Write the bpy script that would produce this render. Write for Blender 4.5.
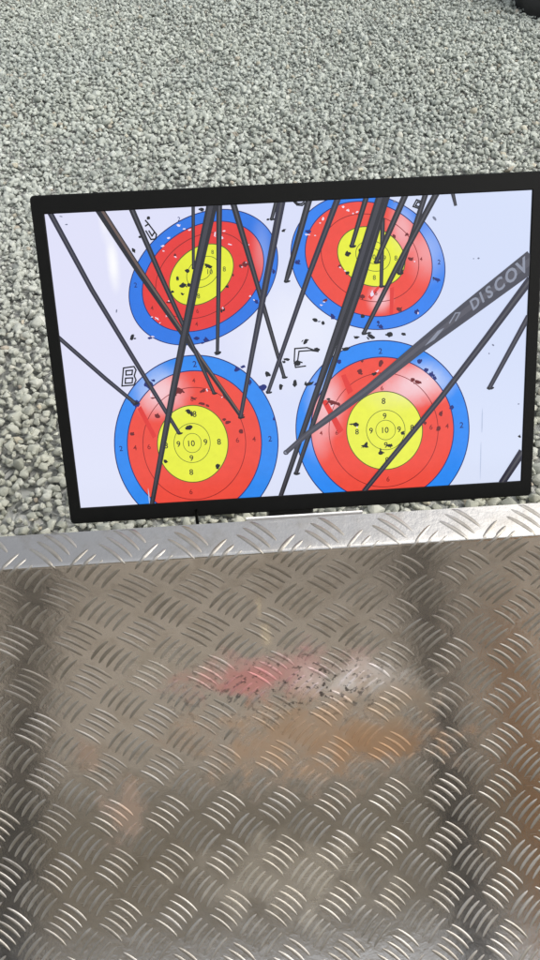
import bpy, bmesh, math, random
import numpy as np
from mathutils import Matrix, Vector
CAM = [[0.997658, 0.060979, -0.030989], [-0.066337, 0.752063, -0.655744], [-0.016681, 0.656264, 0.754347]]
SC = bpy.context.scene
for o in list(bpy.data.objects): bpy.data.objects.remove(o)

# ------------------------------------------------------------------ camera
cam_d = bpy.data.cameras.new('camera'); cam = bpy.data.objects.new('camera', cam_d)
SC.collection.objects.link(cam); SC.camera = cam
cam_d.sensor_fit = 'VERTICAL'; cam_d.sensor_height = 24.0; cam_d.lens = 24.0 * 753 / 960
cam_d.clip_start = 0.02; cam_d.clip_end = 400
m = Matrix([list(r) for r in CAM]).to_4x4(); m.translation = (0, 0, 1.25); cam.matrix_world = m

# ------------------------------------------------------------------ sky, sun, exposure
EXPOSURE = 0.8
w = bpy.data.worlds.new("World"); SC.world = w; w.use_nodes = True
nt = w.node_tree; nt.nodes.clear()
sky = nt.nodes.new('ShaderNodeTexSky'); sky.sky_type = 'NISHITA'; sky.sun_disc = False
SUN_EL, SUN_AZ = math.radians(50), math.radians(110)
sky.sun_elevation = SUN_EL; sky.sun_rotation = SUN_AZ
sky.air_density = 1.2; sky.dust_density = 4.0; sky.ozone_density = 1.0
hs = nt.nodes.new('ShaderNodeHueSaturation'); hs.inputs['Saturation'].default_value = 0.28
bg = nt.nodes.new('ShaderNodeBackground'); bg.inputs['Strength'].default_value = 0.15
wo = nt.nodes.new('ShaderNodeOutputWorld')
nt.links.new(sky.outputs[0], hs.inputs['Color']); nt.links.new(hs.outputs[0], bg.inputs[0]); nt.links.new(bg.outputs[0], wo.inputs[0])
sl = bpy.data.lights.new('sun', 'SUN'); sl.energy = 0.5; sl.angle = math.radians(70); sl.color = (1, .96, .9)
sun = bpy.data.objects.new('sun', sl); SC.collection.objects.link(sun)
sd = Vector((math.sin(SUN_AZ) * math.cos(SUN_EL), math.cos(SUN_AZ) * math.cos(SUN_EL), math.sin(SUN_EL)))
sun.rotation_euler = sd.to_track_quat('Z', 'Y').to_euler(); sun.location = sd * 20
SC.view_settings.view_transform = 'Standard'; SC.view_settings.look = 'None'
SC.view_settings.exposure = EXPOSURE; SC.view_settings.gamma = 1; SC.view_settings.use_curve_mapping = False

# ------------------------------------------------------------------ measured shapes (screen picture in millimetres on the screen, console profile in metres)
TARGETS = {'UL': [[-84.25, 75.72, 68.93, 5.1, -13.32, -59.72], [-84.51, 76.86, 56.23, 4.32, -11.03, -48.56], [-85.13, 78.01, 43.08, 3.58, -8.79, -37.85], [-85.76, 79.15, 29.61, 2.82, -6.48, -26.89], [-84.08, 81.67, 15.09, 1.44, -3.29, -13.69], [-84.08, 81.69, 7.69, 0.73, -1.68, -6.98]], 'UR': [[70.46, 81.86, 72.21, -7.59, 3.19, -61.13], [71.07, 84.58, 59.41, -6.67, 3.07, -51.65], [72.14, 85.97, 45.63, -5.35, 2.63, -39.38], [73.26, 87.32, 31.52, -4.01, 2.16, -26.83], [74.81, 88.02, 16.07, -2.04, 1.11, -13.68], [74.79, 88.05, 8.19, -1.04, 0.57, -6.97]], 'LL': [[-102.44, -82.2, 80.13, -4.9, -6.71, -87.8], [-104.33, -81.65, 65.71, -4.01, -5.61, -72.68], [-104.56, -81.26, 50.33, -3.07, -4.35, -56.29], [-106.14, -80.86, 34.56, -2.11, -3.0, -38.58], [-106.76, -79.62, 17.71, -1.08, -1.53, -19.68], [-106.57, -79.58, 8.81, -0.54, -0.75, -9.64]], 'LR': [[82.34, -79.28, 86.31, -5.2, -0.94, -89.0], [81.97, -78.79, 71.23, -4.29, -0.78, -72.8], [83.1, -79.01, 54.39, -3.27, -0.6, -57.65], [84.05, -78.96, 37.83, -2.28, -0.39, -39.45], [85.12, -78.1, 19.26, -1.16, -0.19, -20.02], [85.02, -78.04, 9.78, -0.59, -0.1, -9.91]]}
DIGITS = {'LL': [('10', -107.38, -79.81, 7.36, 'y', 0), ('9', -120.15, -79.74, 7.36, 'y', 0), ('9', -93.57, -79.34, 7.36, 'y', 0), ('9', -108.54, -94.65, 7.36, 'y', 0), ('8', -80.31, -79.85, 7.36, 'y', 0), ('8', -132.48, -80.5, 7.36, 'y', 0), ('8', -109.85, -108.92, 7.36, 'y', 0), ('8', -102.19, -50.87, 7.36, 'y', 0), ('6', -111.75, -129.23, 6.44, 'r', 0), ('6', -149.17, -80.69, 6.44, 'r', 0), ('4', -162.9, -80.86, 6.44, 'r', 0), ('2', -176.6, -80.83, 6.44, 'b', 0), ('6', -62.03, -79.24, 6.44, 'r', 0), ('4', -45.74, -79.22, 6.44, 'r', 0), ('2', -29.95, -79.88, 6.9, 'b', 0), ('2', -98.27, -2.56, 7.36, 'b', 0), ('4', -100.44, -18.27, 5.52, 'r', 0), ('6', -103.47, -36.06, 5.52, 'r', 0)], 'LR': [('10', 84.71, -78.01, 7.36, 'y', 0), ('9', 70.45, -77.86, 7.36, 'y', 0), ('9', 98.4, -78.12, 7.36, 'y', 0), ('9', 84.16, -63.89, 7.36, 'y', 0), ('9', 85.07, -93.28, 7.36, 'y', 0), ('8', 83.22, -48.9, 7.36, 'y', 0), ('8', 56.49, -78.03, 6.9, 'y', 0), ('8', 111.4, -77.08, 6.9, 'y', 0), ('8', 86.13, -108.77, 7.36, 'y', 0), ('6', 86.96, -128.6, 6.44, 'r', 0), ('6', 130.43, -77.72, 6.44, 'r', 0), ('4', 146.47, -77.67, 6.44, 'r', 0), ('2', 161.02, -77.52, 7.36, 'b', 0), ('4', 20.71, -77.19, 5.52, 'r', 0), ('6', 36.3, -77.62, 5.52, 'r', 0), ('2', 80.62, -0.1, 6.9, 'b', 0), ('6', 81.88, -36.0, 5.52, 'r', 0)], 'UL': [('10', -77.59, 81.64, 5.52, 'y', -5), ('9', -90.68, 80.24, 5.52, 'y', 0), ('8', -64.19, 83.38, 5.52, 'y', 0), ('8', -89.87, 60.33, 5.52, 'y', 0), ('6', -91.84, 46.72, 5.06, 'r', 0), ('4', -93.69, 34.81, 5.06, 'r', 0), ('2', -147.33, 73.25, 5.52, 'b', 0), ('4', -134.04, 51.69, 5.06, 'r', 0), ('8', -108.08, 77.09, 5.06, 'y', 0), ('2', -102.39, 129.19, 4.6, 'b', 0), ('6', -48.56, 85.28, 4.6, 'r', 0), ('8', -74.03, 98.99, 4.6, 'y', 0)], 'UR': [('10', 74.78, 87.16, 5.52, 'y', 0), ('9', 85.56, 85.73, 5.52, 'y', 0), ('8', 96.19, 85.2, 5.52, 'y', 0), ('8', 75.74, 68.63, 5.52, 'y', 0), ('6', 77.16, 54.41, 5.06, 'r', 0), ('4', 77.96, 42.38, 5.06, 'r', 0), ('2', 79.0, 26.02, 5.98, 'b', 0), ('2', 136.97, 79.57, 5.52, 'b', 0), ('8', 51.43, 91.0, 4.6, 'y', 0), ('4', 119.93, 83.12, 4.6, 'r', 0), ('2', 5.49, 86.14, 5.52, 'b', 0), ('6', 78.1, 125.82, 4.6, 'r', 0)]}
HOLES = {'UL': [(-98.31, 83.32, 1.84, 1.47, -20, 'k'), (-78.18, 86.32, 2.58, 1.38, -20, 'k'), (-80.85, 87.79, 1.1, 1.1, 0, 'k'), (-103.51, 70.55, 3.13, 1.66, 10, 'k'), (-97.91, 70.9, 1.84, 1.47, 0, 'k'), (-108.08, 77.09, 1.1, 1.1, 0, 'k'), (-104.79, 62.92, 1.47, 0.83, -40, 'k'), (-113.71, 65.38, 1.47, 0.92, 0, 'k'), (-108.64, 98.05, 1.1, 1.1, 0, 'r'), (-44.93, 86.88, 2.12, 2.21, 0, 'r'), (-49.21, 85.31, 1.29, 1.29, 0, 'r'), (-62.73, 67.55, 1.47, 1.1, 0, 'k'), (-56.66, 77.62, 0.92, 1.1, 0, 'r'), (-129.87, 131.36, 1.47, 1.29, 0, 'k'), (-92.22, 72.23, 1.2, 1.2, 0, 'k'), (-94.7, 21.63, 2.12, 1.56, 0, 'b'), (-85.85, 19.46, 2.21, 1.75, 0, 'b'), (-89.37, 16.83, 1.47, 0.74, 0, 'b'), (-36.44, 52.52, 1.29, 2.21, 40, 'b'), (-66.92, 46.78, 0.83, 1.66, 0, 'k'), (-69.35, 45.53, 0.83, 1.47, 0, 'k'), (-138.46, 24.2, 1.84, 0.92, 0, 'b'), (-18.64, 78.84, 1.29, 1.66, 0, 'b'), (-118.24, 56.07, 2.02, 0.92, 0, 'r'), (-118.92, 106.49, 2.02, 1.1, 20, 'w'), (-113.3, 113.22, 1.84, 0.92, 0, 'w'), (-118.85, 102.09, 1.38, 0.74, 0, 'w'), (-103.3, 123.61, 2.02, 1.29, -30, 'w'), (-98.56, 120.35, 1.47, 0.92, 0, 'w'), (-93.62, 119.24, 1.66, 0.92, 0, 'w'), (-70.63, 114.64, 0.92, 2.76, -10, 'w'), (-62.23, 116.85, 1.84, 0.83, 0, 'w'), (-64.47, 110.84, 1.66, 1.47, 0, 'w'), (-57.51, 104.79, 2.39, 0.74, -15, 'w'), (-40.52, 103.7, 1.1, 0.74, 0, 'w'), (-108.33, 96.27, 1.66, 0.64, -30, 'w'), (-47.69, 84.34, 1.1, 0.74, 0, 'w'), (-130.26, 41.85, 2.94, 0.74, -40, 'w'), (-134.8, 43.47, 1.29, 0.64, 0, 'w'), (-127.83, 37.56, 1.29, 0.55, 40, 'w'), (-120.72, 43.65, 1.66, 0.83, -30, 'w'), (-117.67, 57.23, 1.66, 0.74, 0, 'w'), (-41.78, 57.83, 1.47, 0.83, 40, 'w'), (-38.24, 53.99, 1.29, 0.74, -40, 'w'), (-67.76, 48.2, 1.47, 0.74, -80, 'w'), (-135.51, 25.44, 2.3, 0.64, -20, 'w'), (-43.74, 88.16, 0.92, 0.55, 0, 'w')], 'UR': [(50.96, 91.03, 2.21, 2.02, 0, 'k'), (63.18, 93.99, 1.84, 1.47, 0, 'k'), (3.61, 85.79, 2.02, 1.47, 0, 'b'), (54.82, 52.81, 1.93, 1.84, 0, 'r'), (64.29, 51.86, 2.21, 1.84, -10, 'r'), (64.16, 33.54, 1.84, 1.47, 0, 'k'), (13.2, 42.09, 0.09, 0.09, 0, 'k'), (35.34, 34.89, 1.47, 2.76, 25, 'b'), (28.66, 50.04, 2.02, 1.29, 20, 'r'), (24.74, 46.1, 1.66, 0.74, -20, 'w'), (98.97, 38.03, 2.94, 1.56, -35, 'r'), (115.75, 34.81, 2.12, 1.84, 0, 'b'), (135.21, 63.78, 2.76, 1.29, -25, 'b'), (131.87, 65.32, 0.92, 0.92, 0, 'k'), (106.77, 105.6, 1.47, 1.1, 0, 'r'), (110.03, 83.61, 2.39, 1.29, -30, 'r'), (113.8, 81.18, 1.01, 0.92, 0, 'w'), (81.56, 22.6, 2.02, 1.66, 0, 'b'), (78.73, 27.44, 1.1, 1.1, 0, 'b'), (94.62, 104.87, 1.66, 1.1, -30, 'r'), (100.56, 73.27, 2.21, 1.84, 0, 'k'), (50.56, 73.99, 1.66, 1.38, 0, 'k'), (43.21, 80.67, 1.2, 1.2, 0, 'r'), (15.34, 112.49, 2.02, 1.47, 0, 'b'), (29.09, 122.93, 1.47, 1.84, -30, 'w'), (26.21, 119.58, 1.2, 0.74, 0, 'w'), (14.32, 110.09, 3.31, 0.74, -10, 'w'), (21.22, 108.87, 1.2, 0.64, 0, 'w'), (47.78, 132.45, 1.47, 1.29, -30, 'w'), (52.31, 129.21, 2.02, 0.92, -35, 'w'), (56.86, 126.39, 1.1, 0.83, 0, 'w'), (60.57, 127.52, 1.66, 0.92, 20, 'w'), (62.37, 124.83, 0.92, 0.74, 0, 'r'), (43.64, 79.3, 1.38, 0.74, -40, 'w'), (48.26, 75.91, 1.47, 0.74, -30, 'w'), (27.67, 48.71, 1.84, 0.64, -20, 'w'), (117.19, 33.8, 0.92, 1.29, 0, 'w'), (73.35, 53.69, 2.3, 3.13, 0, 'w'), (77.88, 109.21, 1.47, 2.21, 0, 'w')], 'LL': [(-158.15, -37.27, 3.86, 2.76, -30, 'b'), (-161.55, -32.68, 1.1, 1.1, 0, 'b'), (-143.53, -20.15, 3.13, 4.05, 30, 'b'), (-138.14, -50.72, 2.39, 1.75, -20, 'r'), (-115.5, -27.08, 3.68, 2.76, -10, 'r'), (-119.51, -31.23, 1.29, 1.01, 0, 'r'), (-107.62, -48.09, 2.21, 2.02, 0, 'k'), (-105.1, -50.7, 1.1, 1.84, 0, 'k'), (-108.09, -63.92, 3.31, 2.02, 30, 'k'), (-164.47, -67.02, 2.02, 1.38, -20, 'r'), (-134.38, -96.62, 1.56, 1.56, 0, 'k'), (-83.52, -104.91, 1.84, 2.21, 0, 'k'), (-92.26, -28.62, 2.21, 1.38, 20, 'r'), (-101.99, -35.66, 2.76, 0.92, -35, 'r'), (-94.16, -41.01, 2.76, 1.1, -15, 'r'), (-88.98, -43.27, 1.84, 0.92, -30, 'r'), (-73.92, -58.0, 1.47, 1.29, 0, 'r'), (-70.71, -61.17, 2.02, 1.56, 0, 'r'), (-58.07, -70.93, 1.84, 2.02, 0, 'r'), (-58.21, -10.08, 2.39, 1.75, 35, 'b'), (-52.29, -7.53, 1.84, 1.1, 30, 'b'), (-46.43, -22.8, 1.47, 2.21, -20, 'b'), (-34.16, -28.85, 3.13, 2.58, 30, 'b'), (-25.03, -60.41, 1.01, 1.38, 0, 'b'), (-142.52, -29.89, 1.1, 2.76, -10, 'w'), (-140.87, -32.91, 1.66, 0.74, 0, 'r'), (-70.45, -35.04, 2.39, 2.02, 35, 'r'), (-74.38, -35.79, 1.1, 0.74, 30, 'w'), (-88.37, -28.16, 0.83, 1.66, 30, 'w'), (-138.84, -16.08, 1.47, 1.01, 0, 'b')], 'LR': [(80.68, -12.1, 1.75, 3.31, -10, 'r'), (74.7, -21.93, 2.02, 1.29, 30, 'k'), (77.67, -19.18, 2.21, 0.83, 35, 'w'), (112.4, -29.43, 1.84, 1.66, 0, 'r'), (116.83, -32.12, 3.13, 1.56, -25, 'r'), (118.26, -12.28, 2.02, 1.75, -30, 'b'), (125.15, -20.89, 2.02, 1.66, 0, 'b'), (130.58, -25.58, 2.58, 1.66, -30, 'b'), (133.55, -29.16, 1.84, 1.38, -30, 'b'), (150.73, -59.31, 1.93, 2.02, 0, 'b'), (139.82, -64.67, 1.75, 2.12, -20, 'r'), (137.96, -79.69, 1.84, 2.02, 0, 'r'), (124.39, -73.31, 1.47, 1.29, 0, 'r'), (101.88, -82.08, 1.47, 1.84, 30, 'k'), (88.77, -94.02, 2.76, 1.47, -5, 'k'), (79.66, -100.95, 2.39, 1.66, 0, 'k'), (79.69, -98.08, 0.64, 1.84, 0, 'k'), (65.24, -91.05, 1.29, 2.02, -35, 'k'), (64.7, -93.57, 2.02, 1.1, -30, 'k'), (63.71, -93.0, 3.31, 1.01, -10, 'k'), (55.64, -70.72, 2.58, 1.84, -15, 'k'), (51.69, -69.98, 2.58, 0.55, 0, 'k'), (33.48, -47.48, 4.97, 1.56, -20, 'r'), (38.35, -49.25, 2.21, 1.47, -30, 'r'), (29.16, -43.77, 1.47, 1.01, 0, 'k'), (60.59, -18.71, 2.02, 2.39, 0, 'r'), (40.41, -7.93, 1.93, 1.75, 0, 'b'), (47.48, 3.64, 2.94, 1.56, 10, 'k'), (18.4, -28.45, 2.39, 1.47, 0, 'b'), (62.73, -8.69, 1.29, 0.92, 0, 'r'), (32.41, -50.38, 2.21, 0.64, 30, 'w'), (56.58, -73.29, 0.83, 1.29, 0, 'w'), (126.66, -29.75, 0.74, 1.1, 0, 'w')], 'BG': [(-7.66, 114.66, 1.75, 0.92, 25, 'k'), (-155.29, 25.58, 1.29, 2.39, -25, 'k'), (-152.57, 24.5, 0.92, 0.64, 0, 'k'), (-167.25, 50.7, 0.64, 1.84, -10, 'g'), (18.57, 32.52, 2.12, 1.29, -20, 'k'), (26.1, 29.32, 1.47, 1.29, 0, 'k'), (22.33, 30.92, 1.47, 0.64, 0, 'g'), (8.77, 12.88, 2.39, 1.29, 60, 'k'), (-9.69, -3.22, 2.21, 1.1, -10, 'k'), (-2.94, -26.26, 1.66, 2.94, 0, 'k'), (-16.99, -29.34, 1.47, 2.21, 0, 'k'), (10.13, -27.98, 3.31, 1.38, 10, 'k'), (-28.65, -16.08, 2.76, 1.56, -40, 'k'), (-75.33, 6.62, 2.58, 1.38, 20, 'k'), (89.68, 15.09, 2.39, 2.02, 0, 'k'), (71.82, 14.17, 3.13, 1.47, -25, 'k'), (103.2, 14.64, 1.75, 1.2, -20, 'k'), (57.84, 13.98, 1.84, 1.01, 0, 'k'), (132.41, 118.44, 2.39, 1.2, -45, 'g'), (174.38, 81.04, 1.1, 0.83, 0, 'g'), (169.64, 80.91, 0.55, 0.55, 0, 'g'), (186.79, -8.37, 0.83, 0.64, 0, 'g'), (190.49, -0.4, 1.47, 0.74, -35, 'g'), (217.75, -59.74, 0.92, 0.64, 0, 'g'), (220.02, -92.79, 1.38, 0.92, -20, 'k'), (-145.89, 103.86, 1.47, 1.2, 0, 'k'), (-139.11, 115.35, 1.2, 0.92, 0, 'k'), (-81.11, 136.36, 1.56, 1.29, 0, 'k'), (-21.41, 124.9, 1.29, 0.74, 0, 'k'), (-208.24, 136.37, 1.47, 0.46, -10, 'g'), (-204.16, 129.31, 1.29, 0.55, 0, 'g'), (95.29, 134.98, 1.47, 0.74, 30, 'g'), (-130.4, 130.52, 0.92, 0.64, 0, 'g'), (181.57, -74.7, 0.64, 12.88, 0, 's'), (181.03, -114.66, 0.55, 20.24, 0, 's'), (-153.96, -132.06, 0.55, 9.2, 0, 's'), (-12.69, -5.44, 1.29, 0.92, 0, 'k'), (19.53, 4.7, 2.39, 1.38, -15, 'k'), (0.06, -7.59, 2.39, 2.21, 0, 'k'), (69.94, 17.57, 1.29, 0.92, 0, 'k')]}
ARROWS = [([[-221.69, 143.12], [-189.89, 69.82], [-145.34, -20.18], [-120.32, -69.62]], [[-217.02, 145.17], [-185.67, 71.85], [-141.55, -18.19], [-117.18, -67.93]], 'n', 1), ([[-226.52, 29.38], [-185.28, -13.52], [-159.88, -38.11]], [[-223.58, 32.15], [-182.36, -10.63], [-157.28, -35.4]], 'n', 1), ([[-178.49, 141.93], [-145.06, 82.94], [-109.32, 24.9], [-59.71, -55.52]], [[-171.61, 145.6], [-139.08, 86.32], [-104.92, 27.55], [-56.38, -53.43]], 'h', 1), ([[-148.0, 142.33], [-126.05, 81.12], [-83.37, -32.05]], [[-142.87, 144.13], [-121.68, 82.73], [-80.29, -30.86]], 'd', 1), ([[-90.08, 142.34], [-94.05, 85.78]], [[-86.83, 142.2], [-91.28, 85.64]], 'd', 1), ([[-67.53, 142.17], [-72.06, 75.73], [-77.45, 7.71]], [[-62.1, 141.87], [-67.79, 75.46], [-74.22, 7.48]], 'd', 1), ([[-55.64, 141.67], [-38.4, 74.26], [-15.04, -20.23]], [[-49.98, 142.96], [-33.86, 75.29], [-11.65, -19.45]], 'd', 1), ([[-11.32, 142.74], [-28.55, 72.25], [-44.71, 6.31], [-59.58, -56.01]], [[-4.22, 141.12], [-22.56, 70.81], [-40.07, 5.17], [-55.78, -56.95]], 'n', 1), ([[-14.77, 141.04], [-19.58, 125.63]], [[-10.95, 139.87], [-16.61, 124.72]], 'd', 1), ([[14.46, 142.51], [-7.11, 77.57], [-9.14, 70.33]], [[20.21, 140.72], [-2.32, 76.0], [-5.61, 69.07]], 'd', 1), ([[40.97, 142.35], [12.57, 76.74], [-31.26, -32.79]], [[46.4, 140.15], [17.26, 74.85], [-27.84, -34.21]], 'n', 1), ([[67.11, 141.71], [52.99, 98.58]], [[72.02, 140.1], [56.71, 97.33]], 'd', 1), ([[81.93, 121.33], [80.28, 60.69]], [[86.2, 121.04], [83.69, 60.45]], 'd', 1), ([[103.23, 143.03], [85.42, 105.42], [75.64, 83.41]], [[108.62, 140.57], [90.19, 103.21], [79.42, 81.67]], 'd', 1), ([[121.91, 142.67], [110.17, 108.34], [97.25, 72.24]], [[126.84, 140.95], [114.6, 106.73], [101.01, 70.82]], 'd', 1), ([[132.38, 143.61], [94.15, 77.39], [62.94, 18.8]], [[137.61, 140.75], [98.49, 75.0], [66.35, 16.92]], 'd', 1), ([[145.96, 142.1], [150.31, 128.2]], [[149.91, 142.79], [153.01, 128.68]], 'd', 0), ([[84.45, 142.9], [57.66, 59.09], [9.84, -68.71], [-7.58, -115.71]], [[91.49, 140.65], [63.57, 56.94], [14.27, -70.53], [-3.84, -117.28]], 'b', 1), ([[79.24, 143.53], [51.48, 63.43], [2.7, -67.17], [-24.51, -138.56]], [[88.42, 140.4], [59.49, 60.43], [7.67, -69.24], [-20.2, -140.42]], 'b', 0), ([[-75.81, 142.68], [-93.76, 81.22], [-124.23, -27.42], [-154.65, -142.07]], [[-66.23, 140.23], [-85.74, 79.17], [-118.12, -29.0], [-150.23, -143.25]], 'b', 0), ([[221.31, 26.73], [185.75, -40.44]], [[226.21, 23.95], [189.65, -42.74]], 'n', 1), ([[221.08, 62.05], [180.83, 8.71], [136.98, -47.32], [60.03, -137.9]], [[227.44, 57.34], [186.08, 4.63], [141.36, -51.04], [63.75, -141.36]], 'n', 0), ([[219.64, -105.43], [199.67, -137.93]], [[226.66, -110.41], [205.84, -142.39]], 'n', 0), ([[219.97, 85.21], [159.41, 40.46], [115.55, 6.75], [65.66, -32.79], [6.24, -74.08], [-16.17, -92.45]], [[232.83, 69.46], [169.38, 27.73], [122.86, -2.61], [70.59, -39.6], [9.45, -78.75], [-13.34, -96.18]], 'g', 2)]
LETTERS = [('letter_mark', [[[-166.17, -2.56], [-156.09, -1.7], [-154.52, -5.13], [-156.68, -10.55], [-155.46, -14.65], [-157.83, -19.33], [-169.34, -19.63], [-166.17, -2.56]], [[-164.07, -5.35], [-157.86, -5.13], [-158.75, -9.28], [-164.47, -9.34], [-164.07, -5.35]], [[-165.26, -12.36], [-158.48, -12.37], [-159.33, -17.12], [-166.04, -17.22], [-165.26, -12.36]]]), ('letter_mark', [[[20.43, 2.75], [9.99, 7.03], [-1.75, 6.73], [-2.83, -5.03], [-1.83, -11.23], [7.88, -10.43]], [[13.73, 4.16], [2.17, 3.95], [0.45, -5.22], [4.63, -6.89]], [[13.73, 4.16], [20.43, 2.75]]]), ('letter_mark', [[[112.38, 129.85], [115.62, 135.5], [122.56, 132.84], [120.27, 126.87], [112.38, 129.85]], [[114.7, 130.52], [116.64, 133.55], [120.53, 131.98], [119.15, 128.84], [114.7, 130.52]]]), ('letter_mark', [[[-133.23, 124.61], [-130.35, 126.21], [-123.94, 116.79], [-125.2, 112.93], [-129.33, 112.69], [-133.18, 120.28]], [[-130.46, 120.15], [-128.14, 115.69], [-126.09, 118.2]], [[-132.78, 129.34], [-129.94, 125.75]]]), ('letter_mark', [[[3.05, 138.85], [5.68, 136.15], [10.23, 135.5], [13.99, 137.91]], [[4.42, 138.79], [6.64, 137.31], [9.84, 137.16], [12.18, 138.42]]])]
STRIPES = {'LR': [([[42.01, -21.53], [46.42, -20.52], [53.37, -37.31], [48.4, -40.46]], 'r'), ([[22.24, -45.34], [27.19, -44.15], [43.11, -75.51], [38.05, -79.24]], 'r')], 'UR': [([[90.51, 58.3], [94.32, 59.02], [93.19, 34.14], [89.83, 33.39]], 'r'), ([[69.51, 51.13], [79.14, 60.72], [81.03, 59.7], [72.32, 48.22]], 'r')], 'LL': [([[-156.75, -42.73], [-153.11, -40.01], [-140.89, -70.44], [-144.52, -72.73]], 'r')], 'UL': []}
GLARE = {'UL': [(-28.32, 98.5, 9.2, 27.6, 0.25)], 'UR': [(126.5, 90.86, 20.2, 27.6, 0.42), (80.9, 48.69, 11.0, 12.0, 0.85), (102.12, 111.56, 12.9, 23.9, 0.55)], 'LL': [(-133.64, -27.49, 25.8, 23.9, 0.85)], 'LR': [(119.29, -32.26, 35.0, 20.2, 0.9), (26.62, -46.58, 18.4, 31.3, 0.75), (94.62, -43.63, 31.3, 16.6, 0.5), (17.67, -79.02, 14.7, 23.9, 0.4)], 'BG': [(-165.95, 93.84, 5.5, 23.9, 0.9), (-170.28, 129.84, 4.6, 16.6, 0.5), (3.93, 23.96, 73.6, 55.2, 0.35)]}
TEXT = [('D', 171.01, 40.1, 12.42), ('I', 177.82, 45.31, 12.88), ('S', 184.72, 49.76, 13.34), ('C', 194.61, 56.62, 14.26), ('O', 205.38, 64.13, 15.180000000000001), ('V', 217.03, 72.48, 16.1)]
LOGO = [[147.17, 22.84], [152.84, 31.92], [157.18, 32.15], [152.95, 24.88]]
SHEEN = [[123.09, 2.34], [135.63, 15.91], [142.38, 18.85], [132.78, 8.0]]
LAT = {'ox': -0.18562, 'A': 0.0663, 'B': 0.0648, 'rot': -0.0059}
PROF = [(-0.0437, 0.42042, 0.66114), (-0.0265, 0.41895, 0.644), (-0.0093, 0.41703, 0.62691), (0.0079, 0.41465, 0.60987), (0.0251, 0.41184, 0.59291), (0.0423, 0.40857, 0.57602), (0.0595, 0.40486, 0.55922), (0.0767, 0.40071, 0.54253), (0.0939, 0.39612, 0.52596), (0.1111, 0.3911, 0.50951), (0.1283, 0.38565, 0.49319), (0.1455, 0.37977, 0.47703), (0.1627, 0.37346, 0.46103), (0.1799, 0.36674, 0.4452), (0.1971, 0.3596, 0.42955), (0.2143, 0.35205, 0.4141), (0.2315, 0.3441, 0.39884), (0.2487, 0.33575, 0.38381), (0.2659, 0.32701, 0.369), (0.2831, 0.31788, 0.35442), (0.3003, 0.30836, 0.34009), (0.3175, 0.29848, 0.32601), (0.3347, 0.28823, 0.3122), (0.3519, 0.27761, 0.29867), (0.3691, 0.26665, 0.28542), (0.3863, 0.25534, 0.27246), (0.4035, 0.24369, 0.2598), (0.4207, 0.23171, 0.24746), (0.4379, 0.21942, 0.23543), (0.4551, 0.20681, 0.22373), (0.4723, 0.19389, 0.21237), (0.4895, 0.18069, 0.20136), (0.5067, 0.16719, 0.19069), (0.5239, 0.15342, 0.18038), (0.5411, 0.13939, 0.17044), (0.5583, 0.12509, 0.16087)]

# ------------------------------------------------------------------ helpers
def lin(r, g, b):
    f = lambda c: (c / 255 / 12.92) if c / 255 <= .04045 else ((c / 255 + .055) / 1.055) ** 2.4
    return (f(r), f(g), f(b), 1)
def link(o): SC.collection.objects.link(o); return o
def tag(o, label=None, cat=None, group=None, kind=None):
    if label: o['label'] = label
    if cat: o['category'] = cat
    if group: o['group'] = group
    if kind: o['kind'] = kind
    return o
def empty(name, loc):
    o = bpy.data.objects.new(name, None); o.location = loc; o.empty_display_size = .05; return link(o)
def obj(name, bm, mats, parent=None, mw=None, smooth=False):
    me = bpy.data.meshes.new(name); bm.to_mesh(me); bm.free()
    for mt in (mats if isinstance(mats, (list, tuple)) else [mats]): me.materials.append(mt)
    if smooth:
        for p in me.polygons: p.use_smooth = True
    o = link(bpy.data.objects.new(name, me))
    if parent is not None:
        o.parent = parent
        if mw is not None: o.matrix_basis = mw
    elif mw is not None: o.matrix_world = mw
    return o
def add_box(bm, x0, x1, y0, y1, z0, z1, bev=0):
    vs = [bm.verts.new(p) for p in ((x0,y0,z0),(x1,y0,z0),(x1,y1,z0),(x0,y1,z0),(x0,y0,z1),(x1,y0,z1),(x1,y1,z1),(x0,y1,z1))]
    fs = [bm.faces.new([vs[i] for i in q]) for q in ((3,2,1,0),(4,5,6,7),(0,1,5,4),(1,2,6,5),(2,3,7,6),(3,0,4,7))]
    if bev:
        es = list({e for f in fs for e in f.edges})
        bmesh.ops.bevel(bm, geom=es, offset=bev, segments=2, affect='EDGES', profile=.5)
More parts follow.
